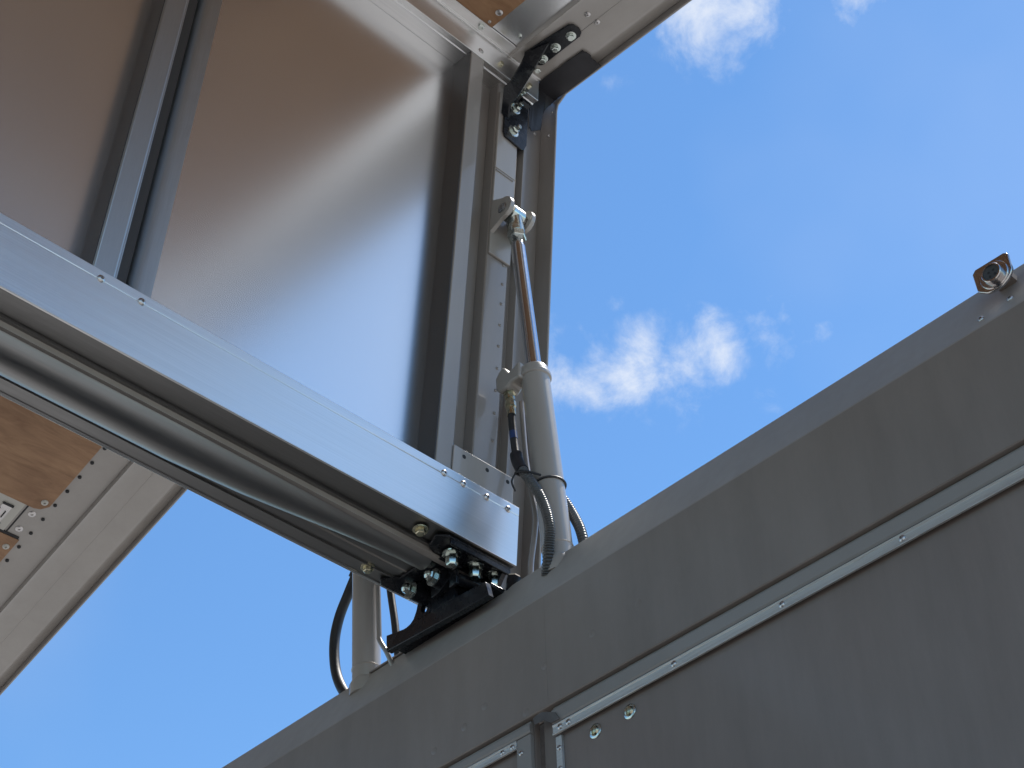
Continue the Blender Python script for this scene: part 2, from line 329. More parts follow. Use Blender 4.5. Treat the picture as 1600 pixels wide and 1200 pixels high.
    NJ = 1.296
    def ply(x1, n0, n1, cham):
        p = MB(ny); c = 0.03 if cham else 0.0
        p.prism([(XF, n0), (x1, n0), (x1, n1 - c), (x1 - 0.6 * c, n1 - 0.25 * c), (x1 - 1.3 * c, n1), (XF, n1)] if cham else [(XF, n0), (x1, n0), (x1, n1), (XF, n1)], 2, WC - 0.0015, WC + 0.0035)
        return p
    ply(-0.234 if not near else -0.220, 0.0425, NJ, True).build('plywood_liner', 'ply', w, bevel=0.0008)
    ply(-0.238, NJ + 0.138, 2.13, False).build('plywood_liner', 'ply', w, bevel=0.0008)
    MB(ny).box((XF, -0.3005), (NJ + 0.001, NJ + 0.137), (WC + 0.001, WC + 0.0155)).build('joint_strip', 'white', w)
    MB(ny).box((-0.292, -0.2875), (NJ - 0.03, NJ + 0.135), (WC + 0.0022, WC + 0.0038)).build('joint_gap', 'dark', w)
    MB(ny).box((XF, -0.243), (NJ + 0.128, NJ + 0.1372), (WC + 0.0005, WC + 0.0040)).build('joint_gap', 'dark', w)
    if not near:
        for k, (xx, nn) in enumerate([(-0.345, NJ + 0.068), (-0.50, NJ + 0.068)]):
            l = MB(ny); l.box((xx - 0.017, xx + 0.017), (nn - 0.040, nn + 0.040), (WC - 0.0005, WC + 0.0008)); lo = l.build('latch_plate', 'rivet', w)
            c = MB(ny)
            for q in (-1, 1): c.box((xx - 0.019, xx + 0.019), (nn + q * 0.040 - 0.004, nn + q * 0.040 + 0.004), (WC - 0.0035, WC - 0.0007))
            c.box((xx - 0.018, xx - 0.014), (nn - 0.018, nn + 0.012), (WC - 0.0035, WC - 0.0007)); c.box((xx + 0.006, xx + 0.009), (nn - 0.012, nn + 0.016), (WC - 0.0035, WC - 0.0007))
            c.build('latch_clip', 'dark', lo)
        repeat(rivet_maker((0, 0, -1), 0.0115, 0.004), 'screw', 'white', w, [(-0.257, 1.258, WC - 0.0018), (-0.259, 1.476, WC - 0.0018)], ny)
        repeat(rivet_maker((0, 0, -1), 0.0125, 0.003), 'screw', 'rivet', w, [(-0.262, 1.322, WC + 0.0038), (-0.262, 1.395, WC + 0.0038)], ny)
        repeat(lambda mb: mb.bolt((0, 0, 0), (0, 0, -1), 0.0062, 0.004, False, 8), 'rivet', 'dark', w, [(-0.222, 0.98 + 0.0685 * k, WC + 0.0038) for k in range(14)], ny)
    else:
        repeat(rivet_maker((0, 0, -1), 0.0105, 0.004), 'screw', 'rivet', w, [(-0.2415, 0.0945, WC - 0.0018)], ny)
        repeat(rivet_maker((0, 0, -1), 0.005, 0.004), 'rivet', 'rivet', w, [(-0.239, 0.0541, WC - 0.0018)], ny)
        repeat(rivet_maker((0, 0, -1), 0.0085, 0.004), 'screw', 'rivet', w, [(-0.0748, 0.2613, WC - 0.006), (-0.0384, 0.2617, WC - 0.006)], ny)
        repeat(lambda mb: mb.bolt((0, 0, 0), (0, 0, -1), 0.0048, 0.006, False, 8), 'bolt', 'zinc', w, [(-0.144, 0.0735, WC + 0.0038)], ny)
        repeat(rivet_maker((-1, 0, 0), 0.0042, 0.003), 'rivet', 'rivet', w, [(0.073, -0.020, 1.53), (0.073, -0.030, 1.44)], ny)
        repeat(rivet_maker((0, 1, 0), 0.0042, 0.003), 'rivet', 'rivet', w, [(0.050, -0.062, 1.455)], ny)
        # pale bracket plate with three empty holes, tucked behind the hinge rail
        pl = MB(ny); pl.box((-0.204, -0.0225), (0.0008, 0.0046), (0.02, 0.222)); po = pl.build('splice_plate', 'cream', w, bevel=0.0016)
        repeat(lambda mb: mb.lathe((0, 0, 0), (0, 1, 0), [(-0.001, 0.0052), (0.0004, 0.0052)], 18), 'screw_hole', 'dark', po, [(x, 0.0046, 0.2037) for x in (-0.1731, -0.1039, -0.0413)], ny)
        # clevis plate and lugs for the lift cylinder
        cp = MB(ny); cp.box((-0.1215, -0.0495), (-0.0268, -0.0195), (0.868, 1.168)); co = cp.build('clevis_plate', 'cream', w, bevel=0.002)
        wd = MB(ny); wd.box((-0.119, -0.058), (-0.0195, -0.0165), (1.158, 1.163)); wd.build('weld_seam', 'grey', co, bevel=0.001)
        cp = MB(ny); cp.box((-0.1215, -0.0495), (-0.0268, -0.0188), (1.1695, 1.46)); cp.build('upper_plate', 'cream', w, bevel=0.002)
        n0 = 16
        for xa, xb in ((-0.124, -0.112), (-0.050, -0.038)):
            ow, on = 0.992, 0.020; ring = []; hole = []
            for k in range(n0 * 2):
                t = 2 * math.pi * k / (n0 * 2); hole.append((on + 0.0155 * math.cos(t), ow + 0.0155 * math.sin(t)))
                ct, st2 = math.cos(t), math.sin(t)
                if ct > -0.15: ring.append((on + 0.034 * ct, ow + 0.034 * st2))
                else: ring.append((-0.0190, ow + (0.052 if st2 > 0 else -0.056) * min(1, abs(st2) * 1.3 + 0.001)))
            MB(ny).ringprism(ring, hole, 0, xa, xb).build('clevis_lug', 'cream', w, bevel=0.0012)
        MB(ny).lathe((-0.1255, 0.020, 0.992), (1, 0, 0), [(0, 0.0125), (0.001, 0.0145), (0.088, 0.0145)], 28).build('clevis_pin', 'rivet', w)
    return w
near = wing(True)
far = wing(False)

# ------------------------------------------------------------------ roof beam between the wings
bm_ = thing('roof_beam', (0, 0, HB), 'long aluminium centre beam with rounded channel underneath, running from the portal to the left', 'roof beam')
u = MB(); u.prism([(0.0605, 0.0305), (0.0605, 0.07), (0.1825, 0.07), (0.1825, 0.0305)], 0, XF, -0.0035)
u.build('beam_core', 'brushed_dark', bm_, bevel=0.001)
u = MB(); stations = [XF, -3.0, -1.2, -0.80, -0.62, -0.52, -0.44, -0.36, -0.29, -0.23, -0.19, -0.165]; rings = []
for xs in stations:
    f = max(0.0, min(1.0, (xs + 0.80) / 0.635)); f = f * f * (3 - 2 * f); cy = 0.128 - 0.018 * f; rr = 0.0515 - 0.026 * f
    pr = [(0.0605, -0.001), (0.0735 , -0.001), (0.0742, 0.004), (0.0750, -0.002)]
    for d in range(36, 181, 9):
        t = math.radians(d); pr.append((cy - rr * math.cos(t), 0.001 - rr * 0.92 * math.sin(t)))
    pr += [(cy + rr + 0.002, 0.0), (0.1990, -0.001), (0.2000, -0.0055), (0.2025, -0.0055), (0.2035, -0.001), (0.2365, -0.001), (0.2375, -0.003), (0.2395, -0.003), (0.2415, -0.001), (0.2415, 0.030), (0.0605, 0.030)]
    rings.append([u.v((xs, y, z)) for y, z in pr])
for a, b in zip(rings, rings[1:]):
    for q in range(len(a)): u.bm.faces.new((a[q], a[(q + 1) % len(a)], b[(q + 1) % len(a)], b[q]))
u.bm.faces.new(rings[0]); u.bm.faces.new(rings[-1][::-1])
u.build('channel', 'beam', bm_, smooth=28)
u = MB(); u.box((-0.1645, -0.0035), (0.0605, 0.2415), (-0.001, 0.005)); u.build('end_plate', 'brushed_dark', bm_)
mb = MB(); mb.bolt((-0.2468, 0.0327, -0.002), (0, 0, -1), 0.0115, 0.010, True); mb.build('bolt', 'yellow_zinc', bm_)
mb = MB(); mb.bolt((-0.242, 0.211, -0.001), (0, 0, -1), 0.0105, 0.010, True); mb.build('bolt', 'yellow_zinc', bm_)

# ------------------------------------------------------------------ black hinge bracket on the portal
hb = thing('hinge_bracket', (0, 0, HB), 'black painted hinge bracket bolted under the roof beam end, standing on the portal', 'bracket')
u = MB(); u.prism([(-0.215, 0.022), (-0.19, 0.004), (-0.012, 0.004), (-0.012, 0.236), (-0.185, 0.236), (-0.20, 0.22), (-0.17, 0.19), (-0.17, 0.075), (-0.2, 0.06)], 2, -0.0085, -0.0020)
u.build('top_plate', 'black', hb, bevel=0.0015)
u = MB(); u.box((-0.185, -0.012), (0.004, 0.010), (-0.024, -0.0087)); u.build('edge_rib', 'black', hb, bevel=0.0015)
# upright plate with an oval hole
NH = 24; ya, yb, za, zb = 0.166, 0.207, -0.076, -0.030; yc_, zc_ = 0.186, -0.053; outl = []; hole = []
for k in range(NH):
    t = 2 * math.pi * (k + 0.5) / NH; c, q = math.cos(t), math.sin(t); m_ = max(abs(c), abs(q)); c2, q2 = c / m_, q / m_
    outl.append((yc_ + c2 * (yb - yc_ if c2 > 0 else yc_ - ya), zc_ + q2 * (zb - zc_ if q2 > 0 else zc_ - za)))
    hole.append((yc_ + 0.0115 * c, zc_ + 0.0150 * q))
u = MB(); u.ringprism(outl, hole, 0, -0.100, -0.088); u.build('upright_plate', 'black', hb)
u = MB(); u.prism([(0.1655, -0.0285), (0.1655, -0.0778), (0.088, -0.0778), (0.092, -0.055), (0.100, -0.009), (0.198, -0.009), (0.204, -0.0285)], 0, -0.1002, -0.0878); u.build('side_web', 'black', hb, bevel=0.001)
u = MB(); u.prism([(0.2075, -0.0285), (0.2075, -0.0778), (0.250, -0.0778), (0.232, -0.074), (0.222, -0.067), (0.213, -0.050)], 0, -0.1001, -0.0879); u.build('fillet_web', 'black', hb)
u = MB(); u.prism([(0.311, -0.066), (0.309, -0.1085), (-0.020, -0.1300), (-0.010, -0.0900), (0.10, -0.0790), (0.252, -0.0782)], 0, -0.1025, -0.0865)
u.build('base_plate', 'black', hb, bevel=0.0015)
u = MB(); u.box((-0.0863, 0.13), (-0.010, 0.309), (-0.0933, -0.084)); u.build('base_flange', 'black', hb, bevel=0.0015)
# pivot arms with pins facing the viewer
for (py, pz, px) in ((0.112, -0.032, -0.150), (0.186, -0.028, -0.150)):
    u = MB(); u.lathe((px + 0.012, py, pz), (1, 0, 0), [(0, 0.019), (0.10, 0.019)], 24)
    u.prism([(py - 0.019, pz), (py + 0.019, pz), (py + 0.019, -0.009), (py - 0.019, -0.009)], 0, px + 0.018, px + 0.036)
    o = u.build('pivot_barrel', 'black', hb, bevel=0.001)
    u = MB(); u.lathe((px + 0.012, py, pz), (-1, 0, 0), [(0, 0.0205), (0.003, 0.0205), (0.0032, 0.016)], 28)
    u.lathe((px + 0.009, py, pz), (-1, 0, 0), [(0, 0.0135), (0.011, 0.0135), (0.014, 0.011)], 6); u.lathe((px - 0.0048, py, pz), (-1, 0, 0), [(0, 0.0105), (0.005, 0.0095), (0.009, 0.004), (0.0095, 0)], 20)
    u.build('cap_bolt', 'zinc', o)
for xx, yy0, yy1 in ((-0.116, 0.060, 0.12), (-0.054, 0.058, 0.10)):
    u = MB(); u.prism([(yy0, -0.0087), (yy0, -0.030), (yy1, -0.062), (yy1 + 0.02, -0.062), (yy1 + 0.02, -0.0087)], 0, xx - 0.005, xx + 0.005); u.build('gusset', 'black', hb, bevel=0.001)
u = MB(); u.prism([(0.012, -0.009), (0.012, -0.02), (0.06, -0.085), (0.16, -0.0935), (0.22, -0.06), (0.23, -0.009)], 0, -0.030, -0.018); u.build('web_plate', 'black', hb, bevel=0.001)
for xx, yy in ((-0.118, 0.062), (-0.058, 0.060)):
    u = MB(); u.box((xx - 0.006, xx + 0.006), (yy - 0.011, yy + 0.011), (-0.028, -0.0087)); u.box((xx - 0.004, xx + 0.004), (yy - 0.004, yy + 0.020), (-0.066, -0.0282)); u.build('tab', 'black', hb, bevel=0.0015)
u = MB(); u.box((-0.16, -0.02), (0.013, 0.075), (-0.0135, -0.0087)); u.build('spacer_plate', 'black', hb, bevel=0.001)
u = MB(); u.tube([(-0.12, 0.075, -0.040), (-0.02, 0.06, -0.040)], 0.013, 16, sub=2); u.build('cross_bar', 'black', hb)
u = MB(); u.bolt((0, 0, 0), (0, 0, -1), 0.0135, 0.028, True, 6); o = u.build('hex_bolt', 'zinc', hb); o.location = Vector((-0.150, 0.042, -0.0135)) * S
for p in ((-0.083, 0.042, -0.0135), (-0.028, 0.040, -0.0135)): dupe(o, hb, p)
# two large bolt stubs standing on the portal
u = MB(); u.lathe((-0.034, -0.020, -0.092), (0, -0.2, 1), [(0, 0.016), (0.036, 0.016)], 6, 0.2); tag(u.build('stop_block', 'black'), 'short dark stop with pale tan end beside the hinge bracket', 'stop block').location = Vector((0, 0, HB)) * S
sb = bpy.data.objects['stop_block']
u = MB(); u.lathe((-0.034, -0.020, -0.092), (0, -0.2, 1), [(0.0362, 0.0145), (0.040, 0.013)], 6, 0.2); u.build('stop_face', 'tan', sb)

# ------------------------------------------------------------------ portal frame across the end of the body
pf = thing('portal_frame', (0, 0, HB), 'wide grey painted header box of the portal running across below the roof beam', 'portal frame')
YL, YR = 1.72, -1.50
def sweep(prof, name, material):
    u = MB(); n = len(prof); ys = [YR + (YL - YR) * k / 40 for k in range(41)]
    rings = [[u.bm.verts.new((x, y, z)) for x, z in prof] for y in ys]
    for a, b in zip(rings, rings[1:]):
        for i in range(n): u.bm.faces.new((a[i], a[(i + 1) % n], b[(i + 1) % n], b[i]))
    u.bm.faces.new(rings[0]); u.bm.faces.new(rings[-1][::-1])
    return u.build(name, material, pf, smooth=14)
sweep([(-0.100, -0.461), (-0.100, -0.2125), (0.15, -0.2125), (0.15, -0.461), (0.148, -0.463), (-0.098, -0.463)], 'header', 'header')
sweep([(-0.100, -0.2124), (-0.0992, -0.2085), (-0.0975, -0.205), (-0.0475, -0.0905), (-0.044, -0.0835), (-0.038, -0.081), (0.15, -0.081), (0.15, -0.2124)], 'header_lit_slope', 'header_lit')  # sloped top split off to carry its painted sky light

u = MB(); u.box((-0.047, -0.02), (0.312, 0.44), (-0.0808, -0.0765)); u.build('packing_strip', 'header', pf, bevel=0.001)
for y0 in (YR, YL - 0.12):
    MB().box((-0.09, 0.14), (y0, y0 + 0.12), (-HB + 1.35, -0.4635)).build('corner_post', 'header', pf, bevel=0.004)
MB().box((-0.064, 0.10), (YR + 0.12, -0.171), (-0.4646, -0.4632)).build('door_rebate', 'dark', pf)
MB().box((-0.064, 0.10), (-0.133, YL - 0.12), (-0.4646, -0.4632)).build('door_rebate', 'dark', pf)
MB().box((-0.072, 0.10), (-0.170, -0.1335), (-HB + 1.35, -0.4636)).build('centre_post', 'header', pf, bevel=0.002)
mb = MB()
random.seed(3)
for y, z in ((0.06, -0.405), (0.0, -0.385), (-0.17, -0.372), (-0.30, -0.362), (-0.42, -0.355), (0.15, -0.42), (-0.115, -0.45)): mb.lathe((-0.1002, y, z), (-1, 0, 0), [(0, 0.0085), (0.0006, 0.0065), (0.0010, 0)], 20)
mb.build('plug_weld', 'header', pf)
repeat(rivet_maker((-0.94, 0, 0.34), 0.0062, 0.0035), 'rivet', 'rivet', pf, [(-0.089, -1.213, -0.186), (-0.086, -1.27, -0.178)])

MB().box((-0.1003, -0.0998), (-0.1760, -0.131), (-0.459, -0.218)).build('reflection_strip', 'header', pf)  # barely raised strip added in place of a reflection's edge
# doors closing the opening under the header
ZB = -HB + 1.35
def strip_run(parent, y0, y1, z0, z1, x=-0.060):
    u = MB(); u.prism([(x, z0), (x - 0.0035, z0 + 0.001), (x - 0.0035, z0 + 0.005), (x - 0.002, z0 + 0.0065), (x - 0.002, z1 - 0.0055), (x - 0.0035, z1 - 0.004), (x - 0.0035, z1 - 0.001), (x, z1)], 1, y0, y1)
    return u.build('trim_strip', 'strip', parent, bevel=0.0004)
dr = thing('portal_door', (0, 0, HB), 'dark painted door leaf right of the centre gap with riveted aluminium trim', 'door', group='door leaves under the portal')
dr.location = Vector((-0.031, -0.0311, HB - 0.0316)) * S; dr.scale = (1, 0.98466, 0.98466)
MB().box((-0.050, -0.036), (YR + 0.13, -0.150), (ZB, -0.4375)).build('door_panel', 'door', dr, bevel=0.001)
u = MB(); u.prism([(-0.0505, -0.478), (-0.060, -0.476), (-0.063, -0.472), (-0.063, -0.447), (-0.058, -0.4425), (-0.058, -0.4395), (-0.0505, -0.4385)], 1, YR + 0.14, -0.148); u.build('top_frame', 'frame', dr, bevel=0.0008)
MB().box((-0.0608, -0.0500), (YR + 0.14, -0.149), (-0.4783, -0.4765)).build('frame_groove', 'dark', dr)
o = strip_run(dr, YR + 0.14, -0.149, -0.502, -0.4785)
repeat(rivet_maker((-1, 0, 0), 0.0062, 0.003), 'rivet', 'rivet', o, [(-0.062, y, -0.4895) for y in (-0.168, -0.190, -0.4587, -0.7092, -0.9624, -1.21)])
u = MB(); u.prism([(-0.0505, -0.166), (-0.056, -0.165), (-0.056, -0.1495), (-0.0505, -0.1495)], 2, ZB, -0.5025); o = u.build('side_trim', 'strip', dr, bevel=0.0006)
repeat(rivet_maker((-1, 0, 0), 0.0052, 0.003), 'rivet', 'rivet', o, [(-0.056, -0.158, -0.528 - 0.043 * k) for k in range(12)])
for y, z in ((-0.336, -0.528), (-0.248, -0.530)):
    u = MB(); u.lathe((-0.0505, y, z), (-1, 0, 0), [(0, 0.0150), (0.0015, 0.0148), (0.0028, 0.0125)], 28); o = u.build('dome_plug', 'zinc', dr)
    u = MB(); u.lathe((-0.0533, y, z), (-1, 0, 0), [(0, 0.0105), (0.004, 0.0085), (0.006, 0.004), (0.0062, 0)], 24); u.box((-0.0605, -0.0537), (y - 0.0012, y + 0.0012), (z - 0.010, z - 0.001)); u.build('plug_head', 'yellow_zinc', o)
dl = thing('portal_door', (0, 0, HB), 'dark door leaf left of the centre gap, only its upper corner showing at the bottom', 'door', group='door leaves under the portal')
dl.location = Vector((-0.031, -0.0311, HB - 0.0316)) * S; dl.scale = (1, 0.98466, 0.98466)
MB().box((-0.050, -0.036), (-0.089, 1.58), (ZB, -0.4375)).build('door_panel', 'door', dl, bevel=0.001)
u = MB(); u.prism([(-0.0505, -0.468), (-0.060, -0.466), (-0.063, -0.462), (-0.063, -0.449), (-0.058, -0.4445), (-0.058, -0.4405), (-0.0505, -0.4385)], 1, -0.087, 1.57); u.build('top_frame', 'frame', dl, bevel=0.0008)
u = MB(); u.box((-0.0605, -0.0505), (-0.087, -0.048), (ZB, -0.4685)); u.build('edge_frame', 'frame', dl, bevel=0.001)
o = strip_run(dl, -0.049, 1.57, -0.488, -0.4685)
repeat(rivet_maker((-1, 0, 0), 0.0056, 0.003), 'rivet', 'rivet', o, [(-0.062, y, -0.4785) for y in (-0.038, -0.010, 0.24, 0.49)])
repeat(rivet_maker((-1, 0, 0), 0.0056, 0.003), 'rivet', 'rivet', dl, [(-0.0605, -0.060, -0.500 - 0.045 * k) for k in range(8)])
u = MB()
u.prism([(-0.200, -0.500), (-0.190, -0.482), (-0.170, -0.472), (-0.155, -0.4665), (-0.140, -0.4665), (-0.131, -0.470), (-0.134, -0.484), (-0.160, -0.486), (-0.180, -0.500)], 0, -0.0975, -0.0955); tag(u.build('sealant_smear', 'seal'), 'dirty dark sealant lump at the joint above the door gap', 'sealant').location = Vector((0, 0, HB)) * S

# ------------------------------------------------------------------ lift cylinders
def cylinder(ny, loc, top, bot, label, pins=True):
    c = thing('lift_cylinder', loc, label, 'hydraulic cylinder', group='hydraulic cylinders lifting the wings')
    t = Vector(top); b = Vector(bot); d = (b - t); L = d.length; d.normalize()
    f = lambda h: tuple(t + d * h)
    LB = 0.530
    # rod end eye
    u = MB(ny); u.lathe((t.x - 0.0205, t.y, t.z), (1, 0, 0), [(0, 0.022), (0.0015, 0.0245), (0.0395, 0.0245), (0.041, 0.022)], 32)
    u.lathe(f(0.012), d, [(0, 0.021), (0.050, 0.0215), (0.054, 0.020)], 32); o = u.build('rod_end', 'zinc', c, bevel=0.0006)
    u = MB(ny); u.lathe(f(0.066), d, [(0, 0.0225), (0.0015, 0.0245), (0.018, 0.0245), (0.020, 0.0225)], 6, 0.25); u.build('lock_nut', 'zinc', o)
    u = MB(ny); u.lathe(f(0.086), d, [(0, 0.0145), (0.012, 0.0145), (0.014, 0.0165), (0.028, 0.0170)], 8); u.lathe(f(0.1142), d, [(0, 0.0172), (0.006, 0.0182), (LB - 0.114 + 0.02, 0.0182)], 48); u.build('piston_rod', 'chrome', c, smooth=50)
    # barrel and head collar
    u = MB(ny); u.lathe(f(LB), d, [(0, 0.021), (0, 0.0315), (0.003, 0.0335), (0.020, 0.0340), (0.020, 0.0375), (0.0235, 0.0385), (0.030, 0.0375), (0.032, 0.0335), (L - LB, 0.0335)], 56); bo = u.build('barrel', 'cream', c, smooth=40)
    u = MB(ny); u.lathe(f(LB - 0.0005), d, [(-0.001, 0.0195), (0.004, 0.0205)], 32); u.build('wiper_seal', 'rubber', bo)
    u = MB(ny); u.lathe(f(L - 0.035), d, [(0, 0.0335), (0.002, 0.0352), (0.004, 0.0335)], 48); u.lathe(f(L - 0.001), d, [(0, 0.034), (0.012, 0.040), (0.040, 0.040)], 32); u.build('base_end', 'cream', bo)
    return c, t, d, L, f
c1, t1, d1, L1, f1 = cylinder(1, (0, 0, HB), (-0.081, -0.1155, 0.985), (-0.030, -0.1585, -0.085), 'cream hydraulic cylinder with chrome rod standing clear against the sky, pinned to the near wing')
c2, t2, d2, L2, f2 = cylinder(1, (0, 0, HB), (-0.050, 0.503, 0.93), (-0.030, 0.4648, -0.085), 'grey hydraulic cylinder mostly hidden behind the roof beam, only its lower barrel visible')
# port block on the near cylinder's head
u = MB(); u.prism([(-0.132, 0.464), (-0.112, 0.456), (-0.094, 0.452), (-0.078, 0.482), (-0.062, 0.472), (-0.052, 0.458), (-0.053, 0.424), (-0.063, 0.410), (-0.088, 0.408), (-0.100, 0.418), (-0.132, 0.416)], 0, -0.100, -0.060)
u.build('port_block', 'cream', c1, bevel=0.005)
HX = -0.080; hy = -0.078; hz = 0.408
u = MB(); u.lathe((HX, hy, hz + 0.002), (0, -0.05, -1), [(0, 0.0145), (0.003, 0.0145), (0.0045, 0.0115), (0.020, 0.0115)], 6, 0.4)
u.lathe((HX, hy - 0.001, hz - 0.018), (0, -0.05, -1), [(0, 0.0095), (0.008, 0.0095), (0.009, 0.013), (0.024, 0.013), (0.0255, 0.0105), (0.036, 0.0105)], 8, 0.1)
u.build('hose_fitting', 'yellow_zinc', c1)

# hoses
hs = thing('hydraulic_hose', (0, 0, HB), 'black hydraulic hose in ribbed sleeve curving down the left of the tall cylinder', 'hose')
u = MB(); u.tube([(HX, hy - 0.0035, hz - 0.050), (HX, hy - 0.004, hz - 0.068)], 0.0102, 14, sub=3); u.build('crimp', 'yellow_zinc', hs)
u = MB(); u.tube([(HX, hy - 0.0038, hz - 0.060), (HX, -0.0835, 0.310), (HX, -0.0885, 0.250), (-0.081, -0.0955, 0.200)], 0.0086, 16); ho = u.build('inner_hose', 'rubber', hs)
u = MB(); u.tube([(HX, -0.0850, 0.288), (HX, -0.0872, 0.265)], 0.0090, 16, sub=2); u.build('blue_band', 'blue', ho)
path = [(-0.081, -0.0960, 0.200), (-0.084, -0.107, 0.173), (-0.087, -0.129, 0.133), (-0.088, -0.161, 0.070), (-0.086, -0.181, 0.010), (-0.082, -0.186, -0.040), (-0.074, -0.172, -0.081), (-0.060, -0.150, -0.13)]
u = MB(); u.tube(path, 0.0125, 18, rf=lambda i, n: 0.0118 if (i % 3) else 0.0092, sub=26); u.build('ribbed_sleeve', 'conduit', hs, smooth=60)
u = MB(); u.tube([(HX, -0.0925, 0.218), (-0.081, -0.0960, 0.200), (-0.084, -0.107, 0.173), (-0.086, -0.117, 0.154)], 0.0138, 16); u.build('end_wrap', 'tape', hs)
tr = thing('hydraulic_hose', (0, 0, HB), 'ribbed hose peeking out to the right of the tall cylinder base', 'hose')
u = MB(); u.tube([(0.010, -0.120, 0.150), (0.010, -0.150, 0.095), (0.010, -0.172, 0.045), (0.010, -0.188, 0.000), (0.010, -0.197, -0.055), (0.010, -0.20, -0.12)], 0.0125, 18, rf=lambda i, n: 0.0118 if (i % 3) else 0.0092, sub=20); u.build('ribbed_sleeve', 'conduit', tr, smooth=60)
tl = thing('hydraulic_hose', (0, 0, HB), 'thick smooth black hose looping left of the half-hidden grey cylinder', 'hose')
u = MB(); u.tube([(-0.03, 0.470, 0.33), (-0.03, 0.520, 0.250), (-0.03, 0.549, 0.205), (-0.03, 0.581, 0.150), (-0.03, 0.594, 0.085), (-0.03, 0.582, 0.000), (-0.03, 0.545, -0.075), (-0.02, 0.50, -0.13)], 0.0125, 18); u.build('hose_body', 'rubber', tl)
u = MB(); u.tube([(-0.03, 0.485, 0.305), (-0.03, 0.510, 0.265), (-0.03, 0.528, 0.238)], 0.0165, 16); u.build('end_wrap', 'tape', tl)
# cable tie round barrel and hose
tie = MB(); q = Vector(f1(0.872)); ax = d1; uu = Vector((1, 0, 0)); uu = (uu - ax * uu.dot(ax)).normalized(); ww = ax.cross(uu); pts = []
for k in range(25):
    a = 2 * math.pi * k / 24; r = 0.0355
    p = q + (uu * math.cos(a) + ww * math.sin(a)) * r
    pts.append(p)
tie.tube(pts, 0.0026, 8, sub=3)
tie.tube([(-0.066, -0.122, 0.142), (-0.096, -0.106, 0.146), (-0.1035, -0.122, 0.140), (-0.100, -0.142, 0.130), (-0.078, -0.164, 0.118)], 0.0026, 8, sub=6)
tie.tube([(-0.101, -0.112, 0.145), (-0.1035, -0.100, 0.125), (-0.102, -0.108, 0.095)], 0.0022, 8, sub=4)
tag(tie.build('cable_tie', 'rubber'), 'thin black cable tie round the tall cylinder and its hose', 'cable tie').location = Vector((0, 0, HB)) * S
# small steel pipes
u = MB(); u.tube([(-0.022, -0.058, 0.43), (-0.022, -0.060, 0.36), (-0.022, -0.066, 0.25), (-0.022, -0.079, 0.150), (-0.022, -0.088, 0.085), (-0.022, -0.082, 0.03), (-0.022, -0.068, -0.04), (-0.022, -0.066, -0.11)], 0.0062, 12); tag(u.build('steel_pipe', 'grey'), 'thin painted pipe running down between the wing frame and the tall cylinder', 'pipe').location = Vector((0, 0, HB)) * S
u = MB(); u.tube([(-0.066, 0.415, 0.28), (-0.066, 0.395, 0.152), (-0.066, 0.382, 0.000), (-0.066, 0.378, -0.030), (-0.060, 0.358, -0.070), (-0.045, 0.35, -0.11)], 0.0060, 12); tag(u.build('steel_pipe', 'grey'), 'thin bent grey pipe right of the half-hidden cylinder by the black bracket', 'pipe').location = Vector((0, 0, HB)) * S
u = MB(); u.tube([(-0.012, 0.432, 0.25), (-0.012, 0.408, 0.130), (-0.012, 0.392, 0.05), (-0.012, 0.38, -0.03), (-0.01, 0.37, -0.1)], 0.009, 12); tag(u.build('cable', 'rubber'), 'dark cable behind the thin pipe at the half-hidden cylinder', 'cable').location = Vector((0, 0, HB)) * S

# ------------------------------------------------------------------ stay linking side panel and end frame (wing coordinates)
sl = thing('stay_bracket', (0, 0, HB), 'black steel stay bolted between the overhead side panel and the upright wing frame', 'bracket', A1)
u = MB(-1); u.prism([(-0.094, 0.150), (-0.088, 0.203), (-0.080, 0.212), (-0.060, 0.215), (-0.045, 0.210), (-0.038, 0.198), (-0.038, 0.056), (-0.045, 0.046), (-0.060, 0.0435), (-0.1, 0.0435), (-0.104, 0.05)], 2, 1.5735, 1.5795)
up = u.build('upper_plate', 'black', sl, bevel=0.002)
for x, n_a in ((-0.0587, 0.1831), (-0.0597, 0.1254), (-0.0559, 0.0718)):
    u = MB(-1); u.bolt((x, n_a, 1.5735), (0, 0, -1), 0.0098, 0.012, True, 6); u.build('hex_bolt', 'zinc', up)
# lower plate
u = MB(-1); u.prism([(-0.108, 1.46), (-0.107, 1.310), (-0.100, 1.296), (-0.040, 1.288), (-0.030, 1.296), (-0.022, 1.318), (-0.022, 1.465), (-0.045, 1.495), (-0.09, 1.495)], 1, -0.0185, -0.0125)
lp = u.build('lower_plate', 'black', sl, bevel=0.002)
for x, w_ in ((-0.071, 1.424), (-0.073, 1.333)):
    u = MB(-1); u.bolt((x, -0.0125, w_), (0, 1, 0), 0.0115, 0.012, True, 6); u.lathe((x, 0.002, w_), (0, 1, 0), [(0, 0.006), (0.012, 0.006), (0.013, 0.005)], 16); u.build('hex_bolt', 'zinc', lp)
u = MB(-1); u.lathe((-0.074, -0.0125, 1.468), (0.1, 1, 0), [(0, 0.0055), (0.044, 0.0055)], 14); u.lathe((-0.073, 0.006, 1.468), (0.1, 1, 0), [(0, 0.0095), (0.006, 0.0095)], 6); u.lathe((-0.072, 0.018, 1.468), (0.1, 1, 0), [(0, 0.0095), (0.005, 0.0095)], 6); u.build('stud', 'zinc', lp)
